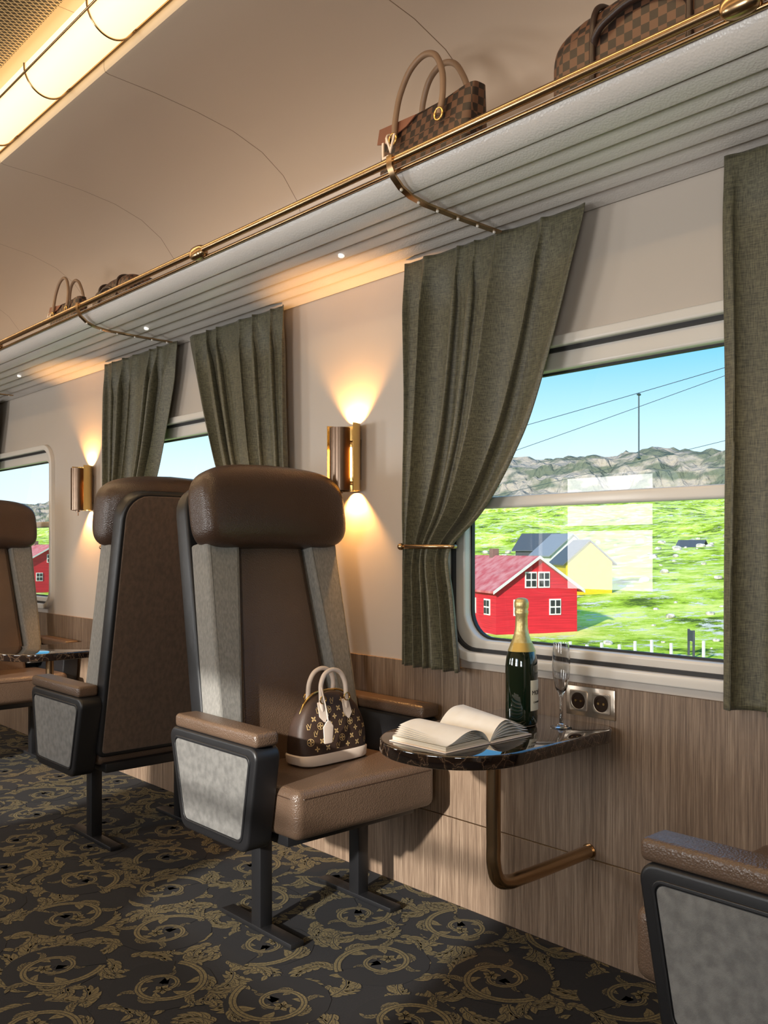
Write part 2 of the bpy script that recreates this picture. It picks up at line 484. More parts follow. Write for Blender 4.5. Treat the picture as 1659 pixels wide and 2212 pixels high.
while y < 8.6:
    x = XA+(gx/2 if row % 2 else 0); k = 0
    while x < WX+.10:
        h = 1 if (k+row) % 2 else -1
        for t_ in range(16 if y < 6 else 9):
            acanthus((x+random.uniform(-.5, .5)*gx, y+random.uniform(-.5, .5)*gy), random.uniform(0, 6.28), random.uniform(.09, .13), random.choice((-1.5, 1.5)), .0006+random.uniform(0, .0007))
        scroll(x, y+random.uniform(-.01, .01), .140, random.uniform(0, 6.28), h, .0026)
        x += gx; k += 1
    y += gy; row += 1
pv2 = [(min(max(v[0], LX+.01), WX-.012), min(max(v[1], Y0), Y1), .0003+v[2]*.36) for v in pv]
pat = bpy.data.meshes.new('pat'); pat.from_pydata(pv2, [], pf)
pat.polygons.foreach_set('material_index', pm_i)
bmf = bmesh.new(); bmf.from_mesh(fl); bmf.from_mesh(pat); flo = bpy.data.meshes.new('floor'); bmf.to_mesh(flo); bmf.free()
fo = add('floor', flo, [carpet_d, carpet_g, carpet_k], fin=False)
tag(fo, 'dark carpet woven with olive gold acanthus scrolls', 'carpet floor', 'structure')

def wallplate(name, x0, x1, label, extra=()):
    outer = [(Y0, -.02), (Y1, -.02), (Y1, 2.47), (Y0, 2.47)]
    holes = [rr(c-HW+.012, c+HW-.012, WZ0+.012, WZ1-.012, .13) for c in list(WC)+list(extra)]
    me = plate([outer]+holes, x0, x1, AX['yz'])
    o = add(name, me, wallm); tag(o, label, 'wall', 'structure'); return o
wallplate('wall_right', WX, WX+.10, 'cream painted carriage side wall with rounded windows', (-.90,))
wallplate('wall_left', LX-.10, LX, 'cream painted carriage wall on the aisle side', (-.90,))
for nm, ya, yb in (('wall_back', Y0-.1, Y0), ('wall_front', Y1, Y1+.1)):
    o = add(nm, rbox(LX-.1, WX+.1, ya, yb, 0, 3.1, 0), wallm); tag(o, 'plain cream end wall of the carriage', 'wall', 'structure')

half = [(2.336, 2.40), (2.333, 2.50), (2.315, 2.60), (2.275, 2.70), (2.205, 2.785), (2.10, 2.85), (1.96, 2.893), (1.80, 2.915), (1.62, 2.928), (1.445, 2.932), (1.430, 2.936), (1.425, 2.95), (1.425, 3.10)]
prof = half+[(2*XM-x, z) for x, z in reversed(half)]
o = add('ceiling', sheet(prof, Y0, Y1, 60), ceilm, ang=50); tag(o, 'smooth cream vaulted carriage ceiling with fine panel seams', 'ceiling', 'structure')
o = add('trim_1', rbox(2*XM-1.235, 1.235, Y0, Y1, 3.062, 3.085, 0), meshm); tag(o, 'bronze diamond mesh centre ceiling panel', 'ceiling panel', 'structure')
o = add('trim_2', joinm([rbox(WX-.010, WX, Y0, Y1, .304, .835, .0015, 1), rbox(WX-.010, WX, Y0, Y1, 0, .300, .0015, 1), rbox(WX-.006, WX, Y0, Y1, .298, .306, 0)], [0, 0, 1]), [wood, brass])
tag(o, 'grained brown wood wainscot below the windows', 'wood panelling', 'structure')
o = add('trim_3', rbox(LX, LX+.01, Y0, Y1, 0, .835, .001, 1), wood); tag(o, 'brown wood wainscot on the aisle wall', 'wood panelling', 'structure')

# ------------------------------------------------------------------ windows
def window(n, c, x, sgn, glass=True):
    e = empty('window_%d' % n, (x, c, 0), 'white framed rounded carriage window with a horizontal rail', 'window', kind='structure')
    mt = AX['yz']
    A = rr(-HW, HW, WZ0, WZ1, .14); B = inset(A, .034)
    add('window_frame', plate([A, B], -.026*sgn, .05*sgn, mt, .006), white, e)
    G = inset(A, .046)
    add('gasket', plate([inset(A, .030), G], -.002*sgn, .012*sgn, mt), rubber, e)
    Cc = rr(-HW+.085, HW-.085, WZ0+.075, WZ1-.10, .10)
    add('inner_frame', plate([inset(A, .040), Cc], .012*sgn, .07*sgn, mt, .008), white, e)
    if glass:
        add('glass_seal', plate([inset(Cc, -.004), inset(Cc, .007)], .045*sgn, .06*sgn, mt), rubber, e)
        pts = inset(Cc, -.003)
        pm_ = bpy.data.meshes.new('pane'); pm_.from_pydata([(.051*sgn, p[0], p[1]) for p in pts], [], [tuple(range(len(pts)))])
        add('window_pane', pm_, pane, e, 'clear glass pane')
    r = rbox(min(-.005*sgn, .03*sgn), max(-.005*sgn, .03*sgn), -HW+.06, HW-.06, 1.386, 1.426, .010, 4)
    add('window_rail', r, white, e)
    return e
for i, c in enumerate(WC): window(i+1, c, WX, 1)
window(4, -.90, WX, 1)
for i, c in enumerate([-.90]+WC): window(5+i, c, LX, -1, False)

# ------------------------------------------------------------------ luggage rack
rack = empty('luggage_rack', (2.0, 3.0, 2.285), 'pale leather and brass overhead luggage rack along the wall', 'luggage rack')
RO = Vector((2.0, 3.0, 2.285))
def radd(name, me, mats, label=None, parent=None, ang=38):
    me.transform(Matrix.Translation(-RO)); return add(name, me, mats, parent or rack, label, ang)
und = []
xs = [2.335, 2.236, 2.156, 2.078, 2.002, 1.928, 1.858]
for i in range(6):
    a, b = xs[i], xs[i+1]
    und += [(a-.0015, 2.304), (a-.0025, 2.290), (a-.005, 2.2850), (a-.010, 2.2830), (a-.016, 2.2835), (b+.012, 2.2950), (b+.008, 2.2970), (b+.0060, 2.304)]
und += [(1.855, 2.307), (1.853, 2.296), (1.848, 2.2915), (1.838, 2.293), (1.818, 2.304), (1.801, 2.320), (1.793, 2.338), (1.792, 2.350)]
top = [(1.797, 2.354), (1.803, 2.350), (1.815, 2.332), (1.84, 2.317), (1.88, 2.312), (2.335, 2.312)]
radd('shelf_panel', sheet(und+top, Y0+.01, Y1-.01, 1, True), rackm, 'ribbed pale leather shelf underside', ang=26)
radd('rail', tube([(1.768, Y0+.02, 2.362), (1.768, Y1-.02, 2.362)], .0125, smooth=False), brass, 'round brass guard rail')
radd('rail', tube([(1.782, Y0+.02, 2.336), (1.782, Y1-.02, 2.336)], .006, smooth=False), brass)
stud = sell(.005, .005, .005, 1, 1, 8, 10); finish(stud)
for by in (-.21, 1.89, 3.99, 6.09, 8.19):
    pl = [(1.757, 2.372), (1.758, 2.345), (1.772, 2.318), (1.80, 2.296), (1.84, 2.281), (1.90, 2.273), (2.06, 2.270), (2.235, 2.270)]
    lo = inset(pl+[(2.235, 2.5), (1.757, 2.5)], -.007)[:len(pl)]
    poly = pl+[(2.235, 2.264)]+list(reversed(lo[:-1]))
    me = sheet(poly, by-.011, by+.011, 1, True)
    br = radd('bracket', me, brass, 'curved brass strap bracket')
    for (sx, sz) in ((1.80, 2.287), (1.87, 2.268), (1.95, 2.263), (2.04, 2.262), (2.13, 2.262), (2.21, 2.262)):
        so = add('stud', stud, white, br, 'pale rivet head', fin=False); so.location = Vector((sx, by, sz))-RO
for cy in (.86, 2.96, 5.06, 7.16):
    s = sell(.045, .024, .026, .7, .8, 14, 18); s.transform(Matrix.Translation((1.771, cy, 2.356)) @ Matrix.Rotation(PI/2, 4, 'Z'))
    radd('rail_clip', s, brass, 'rounded brass rail clip')
spotg = M_emit('spot_glow', (1, .95, .88, 1), .8)
for sy in (2.455, 3.886, 5.47):
    me = lathe([(.0, 0), (.007, 0), (.011, .003), (.011, .014)], 20); xf(me, (2.045, sy, 2.279))
    radd('spot_lamp', me, spotg, 'small round reading spot')

# ------------------------------------------------------------------ ceiling lamp strips
def lamp_strip(cx, lab):
    e = empty('ceiling_lamp', (cx, 3.3, 3.06), lab, 'ceiling lamp', 'long glowing ceiling lamps')
    pr = []
    for i in range(25):
        a = -PI*(-.02+1.04*i/24)
        pr.append((.080*math.cos(a), -.052+.088*math.sin(a)))
    add('lamp_diffuser', sheet(pr, Y0-3.25, Y1-3.35, 1), diff, e, 'glowing cream half round diffuser', ang=60)
    for i in range(-10, 12):
        yy = i*.525
        if not (Y0 < yy+3.3 < Y1): continue
        pts = [(1.05*px, yy, -.052+(pz+.052)*1.05) for px, pz in pr[::2]]
        add('lamp_ring', tube(pts, .0035, 3), brass, e)
    for sx in (1, -1):
        add('lamp_edge', tube([(sx*.086, Y0-3.25, -.085), (sx*.086, Y1-3.35, -.085)], .004, smooth=False), brass, e)
    for yy in (-2.2, 0, 2.2, 4.4):
        l = bpy.data.lights.new('strip_glow', 'AREA'); l.shape = 'RECTANGLE'; l.size = .10; l.size_y = 2.1; l.energy = 8; l.color = (1, .66, .35)
        o_ = bpy.data.objects.new('strip_glow', l); COL.objects.link(o_); o_.parent = e; o_.location = (0, yy, -.152)
    return e
lamp_strip(1.335, 'long cream glowing lamp with brass rings along the ceiling')
lamp_strip(2*XM-1.335, 'long cream glowing lamp with brass rings along the ceiling')

# ------------------------------------------------------------------ curtains
def interp(tab, z):
    if z >= tab[0][0]: return tab[0][1]
    for (za, va), (zb, vb) in zip(tab, tab[1:]):
        if z >= zb:
            return vb+(va-vb)*(z-zb)/(za-zb)
    return tab[-1][1]
TI = [(2.285, .055), (2.1, .10), (1.908, .165), (1.75, .225), (1.637, .275), (1.50, .36), (1.409, .425), (1.33, .50), (1.285, .58), (1.257, .625), (1.22, .622), (1.10, .595), (.83, .565)]
TO = [(2.285, .84), (1.6, .852), (1.257, .858), (.83, .862)]
def smooth_tab(tab, z):
    s = 0; w = 0
    for d in (-.05, -.025, 0, .025, .05):
        k = 1-abs(d)/.075; s += interp(tab, z+d)*k; w += k
    return s/w
def curtain(c, mode, lab, mn=-.048):
    sg = 1 if mode == 'far' else -1
    ns = 260; nt_ = 100; vs = []; fs = []; zt = 2.281; zb = .828
    for j in range(nt_+1):
        z = zt+(zb-zt)*j/nt_
        if mode == 'straight':
            yi, yo = .375, .85; nf = 4.0
        else:
            yi, yo = smooth_tab(TI, z), smooth_tab(TO, z); nf = 6.0
        comp = 1-min(1, (yo-yi)/.8)
        hd = min(1, max(0, (z-2.08)/.19)); hd = hd*hd*(3-2*hd)
        tie = math.exp(-((z-1.257)/.06)**2) if mode != 'straight' else 0
        for i in range(ns+1):
            s = i/ns
            irr = .060*math.sin(9*s+1.3+c)+.040*math.sin(17*s+c*3+.4*z)
            ph = 2*PI*nf*(s+irr*.6) + .5*math.sin(z*1.9+s*5)
            big = math.sin(ph)
            sub = math.sin(2.0*ph+1.0+.8*math.sin(s*11))
            amp = (.037+.002*comp)*(.70+.30*math.sin(s*13+c*2+z*1.2))
            x = amp*big*(1-.72*hd)+.005*sub*(.35+.20*hd)-.006
            x += .008*noise.noise(Vector((s*5, z*2.2, c)))*(1-hd)
            w_ = (yo-yi)/nf
            yy = yo+(yi-yo)*s + .22*w_*math.cos(ph)*(1-.6*hd)*min(1, s*12)*min(1, (1-s)*12)
            x = x*(1-.30*tie)
            vs.append((max(mn, min(.034, x)), sg*yy, z))
    for j in range(nt_):
        for i in range(ns):
            k = j*(ns+1)+i; fs.append((k, k+1, k+ns+2, k+ns+1))
    me = bpy.data.meshes.new('curtain'); me.from_pydata(vs, [], fs)
    e = empty('curtain', (2.275, c, 0), lab, 'curtain', 'olive linen window curtains')
    o = add('drape', me, linen, e, fin=False)
    me.shade_smooth()
    md = o.modifiers.new('thick', 'SOLIDIFY'); md.thickness = .003
    if mode != 'straight':
        ys = [smooth_tab(TO, 1.257)+.004, smooth_tab(TI, 1.257)-.004]
        ring = [(-.004+.036*math.cos(a), sg*((ys[0]+ys[1])/2+(ys[0]-ys[1])/2*math.sin(a)), 1.257) for a in [2*PI*i/24 for i in range(24)]]
        if mn > -.04:
            ring = [(max(mn-.004, r_[0]), r_[1], r_[2]) for r_ in ring]
        tb = add('tieback', tube(ring, .008, 4, True), brass, e, 'slim brass tieback ring')
        s = sell(.013, .013, .013, 1, 1, 12, 14); s.transform(Matrix.Translation((max(mn+.010, -.036), sg*(ys[0]-.028), 1.257)))
        add('finial', s, brass, tb)
        add('tieback_arm', tube([(.0, sg*ys[0], 1.257), (.058, sg*(ys[0]+.004), 1.257)], .006, smooth=False), brass, tb)
    return e
curtain(WC[0], 'far', 'olive linen curtain tied back with a brass ring')
curtain(WC[1], 'far', 'olive linen curtain tied back behind the seats')
curtain(WC[1], 'near', 'olive linen curtain tied back beside the wall lamp', -.022)
curtain(WC[2], 'far', 'olive linen curtain tied back past the second wall lamp')
curtain(WC[0], 'straight', 'olive linen curtain hanging straight in loose folds')

# ------------------------------------------------------------------ sconces
bulbm = M_emit('bulb_glow', (1, .55, .18, 1), 16)
def sconce(y, lab):
    e = empty('wall_lamp', (2.25, y, 1.60), lab, 'wall lamp', 'bronze wall lamps')
    h = .125
    def arc(r, a0, a1, n=26, th=.003):
        o = []
        for i in range(n+1):
            a = a0+(a1-a0)*i/n; o.append((r*math.cos(a), r*math.sin(a)))
        for i in range(n, -1, -1):
            a = a0+(a1-a0)*i/n; o.append(((r-th)*math.cos(a), (r-th)*math.sin(a)))
        return o
    add('reflector', plate([arc(.080, -PI/2, PI/2)], -h, h+.01, AX['xy']), gold, e, 'curved brass reflector')
    add('lamp_shade', plate([arc(.040, 0, 2*PI-.001, 40)], -h, h-.005, AX['xy']), bronze, e, 'bronze cylinder shade')
    add('lamp_cap', xf(lathe([(0, -.004), (.030, -.004), (.030, .004), (0, .004)], 24), (0, 0, -h+.02)), bronze, e)
    add('lamp_finial', joinm([xf(lathe([(0, -.004), (.012, -.004), (.012, .004), (0, .004)], 24), (0, 0, -h-.006)), xf(lathe([(0, -.02), (.004, -.02), (.004, .004), (0, .004)], 12), (0, 0, -h-.012))]), bronze, e)
    for za, zb in ((-.10, -.085), (.06, .075)):
        add('lamp_mount', rbox(.034, .079, -.005, .005, za, zb, .002, 2), bronze, e)
    add('wall_mount', rbox(.0755, .0855, -.03, .03, -.08, .08, .002, 2), bronze, e)
    add('bulb', rbox(.046, .060, -.006, .006, -.07, .05, .004, 3), bulbm, e, 'warm glowing lamp tube')
    for sgz in (1, -1):
        l = bpy.data.lights.new('sconce_spot', 'SPOT'); l.energy = 24; l.color = (1, .48, .14); l.spot_size = math.radians(98); l.spot_blend = .5; l.shadow_soft_size = .010
        lo_ = bpy.data.objects.new('sconce_light', l); COL.objects.link(lo_); lo_.parent = e
        lo_.location = (.052, 0, sgz*(h-.012))
        lo_.rotation_euler = (0, math.radians(180+16), 0) if sgz > 0 else (0, math.radians(-16), 0)
    return e
sconce(2.71, 'bronze cylinder wall lamp glowing amber beside the curtain')
sconce(5.11, 'bronze cylinder wall lamp glowing amber past the seats')
sconce(7.52, 'bronze cylinder wall lamp glowing amber on the wall beyond the windows')

# ------------------------------------------------------------------ chair
def build_chair(loc, rotz, lab):
    e = empty('train_seat', loc, lab, 'seat', 'high backed carriage seats', rotz)
    th = math.radians(10.4)
    def wob(p):
        q = p.copy()
        if q.y > 0: q.z -= .012
        return q
    seat = rbox(-.297, .297, -.300, .215, .372, .526, .030, 6, wob)
    so = add('seat_cushion', seat, leather, e, 'smooth brown leather seat cushion')
    add('seat_seam', tube([(-.296, -.10, .499), (-.296, -.268, .499), (-.268, -.300, .499), (.268, -.300, .499), (.296, -.268, .499), (.296, -.10, .499)], .0018, 2, smooth=False), leather_dk, so)
    add('seat_base', rbox(-.27, .27, -.22, .24, .335, .374, .006, 2), black, e)
    Bm = Matrix.Translation((0, .25, .42)) @ Matrix(((1, 0, 0, 0), (0, math.sin(th), math.cos(th), 0), (0, math.cos(th), -math.sin(th), 0), (0, 0, 0, 1)))
    W = .308; WT = .290; H = 1.070
    out = rpoly([(-W, -.02), (W, -.02), (WT, H), (-WT, H)], [.03, .03, .11, .11])
    pan = rpoly([(-W+.017, .0), (W-.017, .0), (WT-.017, H-.015), (-WT+.017, H-.015)], [.015, .015, .096, .096])
    sh = add('backrest_shell', plate([out], -.075, 0, Bm, .012), black, e, 'black curved back shell')
    add('back_panel', plate([pan], -.004, .005, Bm, .004), suede, sh, 'brown suede rear panel')
    add('backrest_cushion', plate([rpoly([(-.220, .03), (.220, .03), (.150, .84), (-.150, .84)], .01)], -.148, -.07, Bm, .026), leather, e, 'brown leather backrest centre')
    for sg in (-1, 1):
        P = [(sg*.306, .10), (sg*.220, .10), (sg*.150, .84), (sg*.284, .84)]
        b = plate([rpoly(P, .010)], -.184, -.07, Bm, .014)
        add('side_bolster', b, grey, e, 'grey wool side bolster')
    hd = sell(.308, .094, .148, .40, .62, 36, 48)
    for v in hd.vertices:
        u = abs(v.co.x)/.308
        v.co.y -= .030*u**2.4
        if v.co.z > 0: v.co.z += .030*(1-u**2)-.014
        else: v.co.z -= .022*u**2-.008
    hd.transform(Matrix.Translation((0, .25, .42)) @ Matrix.Rotation(-th, 4, 'X') @ Matrix.Translation((0, -.075-.070, .958)))
    add('headrest', hd, leather_dk, e, 'rounded dark brown leather headrest', ang=60)
    P0 = [(-.233, .656), (.291, .656), (.205, .330), (-.177, .330)]
    for sg in (-1, 1):
        A = rpoly(P0, [.035, .035, .045, .045])
        n0, n1 = sg*.392, sg*.300
        arm = add('armrest', plate([A], min(n0, n1), max(n0, n1), AX['yz'], .010), black, e, 'black framed armrest')
        i1 = rpoly(inset(P0, .026), [.024, .024, .032, .032]); i2 = rpoly(inset(P0, .034), [.018, .018, .026, .026]); i3 = rpoly(inset(P0, .036), [.017, .017, .025, .025])
        a0, a1 = sorted((sg*.386, sg*.3955))
        add('armrest_bead', plate([i1, i2], a0, a1, AX['yz'], .002), black, arm)
        a0, a1 = sorted((sg*.382, sg*.3945))
        add('side_panel', plate([i3], a0, a1, AX['yz'], .003), greyp, arm, 'grey velvet side panel')
        pad = rbox(min(sg*.392, sg*.304), max(sg*.392, sg*.304), -.226, .25, .655, .700, .014, 5)
        add('arm_pad', pad, leather, arm, 'brown leather arm pad')
    for sg in (-1, 1):
        leg = joinm([rbox(sg*.21-.024, sg*.21+.024, -.022, .030, .012, .34, .003, 2), rbox(sg*.21-.026, sg*.21+.026, -.19, .21, .0025, .020, .003, 2)])
        add('leg', leg, black, e, 'black steel leg with flat foot bar')
    return e
ch = build_chair((1.915, 2.45, 0), 0, 'brown leather high backed seat with a monogram handbag on it')
dup(ch, 'train_seat', (1.915, 3.71, 0), PI, 'brown leather seat seen from its suede rear panel')
dup(ch, 'train_seat', (1.915, 5.45, 0), 0, 'brown leather seat behind the second marble table')
dup(ch, 'train_seat', (1.915, .717, 0), PI, 'seat with brown arm pad opposite the handbag seat')

# ------------------------------------------------------------------ tables
def build_table(y, lab):
    e = empty('wall_table', (1.96, y, 0), lab, 'table', 'marble wall tables')
    P = rpoly([(-.315, -.225), (.364, -.225), (.364, .225), (-.315, .225)], [.215, .07, .03, .215], 14)
    add('table_top', plate([P], .682, .720, AX['xy'], .006), marble, e, 'polished dark brown marble top')
    ya = -.11
    pts = [(-.080, ya, .682), (-.080, ya, .45), (-.078, ya, .385), (-.060, ya, .345), (-.020, ya, .328), (.03, ya, .325), (.364, ya, .325)]
    add('table_support', tube(pts, .020, 8), brass, e, 'bent brass tube support')
    me = lathe([(0, 0), (.024, 0), (.024, .006), (.0, .006)], 28); xf(me, (.362, ya, .325), (0, PI/2, 0))
    add('wall_flange', me, brass, e)
    me = lathe([(0, 0), (.045, 0), (.045, .006), (.0, .006)], 28); xf(me, (-.080, ya, .675))
    add('top_flange', me, brass, e)
    return e
tb = build_table(1.72, 'dark marble wall table carrying the book and bottle')
dup(tb, 'wall_table', (1.96, 4.72, 0), 0, 'empty dark marble wall table between two seats')

# ------------------------------------------------------------------ power socket
plate_m = M('socket_metal', S(200, 186, 170), .25, .9)
e = empty('power_socket', (WX-.011, 1.603, .782), 'silvery double wall socket plate above the table', 'socket')
add('socket_plate', rbox(-.006, 0, -.088, .088, -.046, .046, .003, 2), plate_m, e)
sdark = M('socket_dark', S(60, 46, 36), .25, .6)
for sy in (-.041, .041):
    fr = add('socket_frame', plate([rr(sy-.032, sy+.032, -.032, .032, .006), [(sy+.025*math.cos(2*PI*i/30), .025*math.sin(2*PI*i/30)) for i in range(30)]], -.0095, -.005, AX['yz'], .001), plate_m, e)
    me = lathe([(0, 0), (.0245, 0), (.0245, .0025), (.019, .0025), (.0185, .0008), (0, .0008)], 30); xf(me, (-.0065, sy, 0), (0, -PI/2, 0))
    s = add('socket_well', me, sdark, e, 'dark round socket well')
    for dy in (-.0095, .0095):
        m2 = lathe([(0, 0), (.0036, 0), (.0036, .002), (0, .002)], 12); xf(m2, (-.0075, sy+dy, 0), (0, -PI/2, 0))
        add('pin_hole', m2, gold, s)

# ------------------------------------------------------------------ bottle
TZ = .7205
e = empty('champagne_bottle', (2.155, 1.735, TZ), 'dark green champagne bottle with gold foil neck on the table', 'bottle')
add('bottle_glass', lathe([(0, .004), (.030, .002), (.044, .0), (.048, .006), (.049, .02), (.049, .175), (.047, .195), (.040, .222), (.030, .246), (.022, .268), (.0175, .29), (.0165, .34), (0, .34)], 48), bottle_g, e, 'dark green glass body', ang=70)
add('bottle_foil', lathe([(.0415, .220), (.0315, .246), (.0235, .268), (.0190, .290), (.0180, .325), (.0205, .332), (.0210, .340), (.0185, .344), (.0215, .352), (.0220, .366), (.0185, .376), (.010, .380), (0, .381)], 40), foil, e, 'crinkled gold foil', ang=70)
ad = math.radians(233)
add('bottle_label', lathe([(.0496, .045), (.0498, .046), (.0498, .135), (.0496, .136)], 30, ad+math.radians(18), ad+math.radians(138)), labelm, e, 'cream paper label')
add('neck_label', lathe([(.0425, .2205), (.0418, .222), (.0335, .2435), (.0320, .246)], 30, ad-1.0, ad+1.4), M('neck_band', S(206, 176, 96), .4, .5), e)
def wrap_text(s, size, R, z, ang):
    t = text(s, size, .0003)
    for v in t.vertices:
        a = ang+v.co.x/R; r = R+v.co.z+.0006; zz = z+v.co.y
        v.co = (r*math.cos(a), r*math.sin(a), zz)
    return t
add('label_text', joinm([wrap_text('MOËT', .019, .0498, .098, ad+.92), wrap_text('CHAMPAGNE', .007, .0498, .070, ad+.95)]), M('ink', S(40, 34, 28), .6), e, fin=False)

# flute
e = empty('champagne_flute', (2.200, 1.622, TZ), 'empty clear champagne flute beside the bottle', 'glass')
add('flute', lathe([(0, .0), (.031, .0), (.032, .0018), (.012, .005), (.0050, .012), (.0040, .05), (.0040, .085), (.008, .098), (.018, .118), (.0245, .15), (.0268, .18), (.0255, .215), (.0230, .25), (.0215, .25), (.0236, .215), (.0248, .18), (.0226, .15), (.0160, .12), (.006, .103), (0, .100)], 40), glassm, e, ang=70)

# book
e = empty('open_book', (1.868, 1.715, TZ), 'thick open hardback book lying on the table', 'book')
L2 = .105
def page(side, h0, h1, wdt, lift, n=16, skew=0):
    vs = []; fs = []
    for k, yy in enumerate((-L2+.004, 0, L2-.004)):
        for i in range(n+1):
            s = i/n
            z = h0*(1-(1-min(1, s*5))**2)*1.0 + (h1-h0)*s + lift*math.sin(PI*min(1, s*1.0))*(1-s*.2)
            z += skew*s*s*(k-1)
            vs.append((side*s*wdt, yy, .004+max(z, .0002)))
    for k in range(2):
        for i in range(n): fs.append((k*(n+1)+i, k*(n+1)+i+1, (k+1)*(n+1)+i+1, (k+1)*(n+1)+i))
    me = bpy.data.meshes.new('p'); me.from_pydata(vs, [], fs); return me
def block(side, h0, h1, wdt, n=14):
    up = []
    for i in range(n+1):
        s = i/n; z = h0*(1-(1-min(1, s*4))**2)+(h1-h0)*s
        up.append((side*(s*wdt), .0035+max(z, .0005)))
    return sheet(up+[(side*(wdt), .0035), (0, .0035)], -L2+.004, L2-.004, 1, True)
add('book_cover', joinm([rbox(-.180, -.004, -L2-.002, L2+.002, 0, .0032, .001, 1), rbox(.004, .176, -L2-.002, L2+.002, 0, .0032, .001, 1), rbox(-.006, .006, -L2, L2, .0, .002, 0, 1)]), cream, e, 'pale hard cover')
add('page_block', joinm([block(-1, .014, .011, .172), block(1, .004, .002, .164)]), paper_edge, e, 'cream page block')
pg = []
for k in range(6): pg.append(page(-1, .016, .0125+.0030*k, .171-.0050*k, .001+.0045*k, skew=.002*k))
for k in range(6): pg.append(page(1, .006, .003+.0095*k, .170-.0022*k*k, .003+.0050*k, skew=.0025*k))
add('loose_pages', joinm(pg), paper, e, 'fanned cream pages', fin=False).data.shade_smooth()

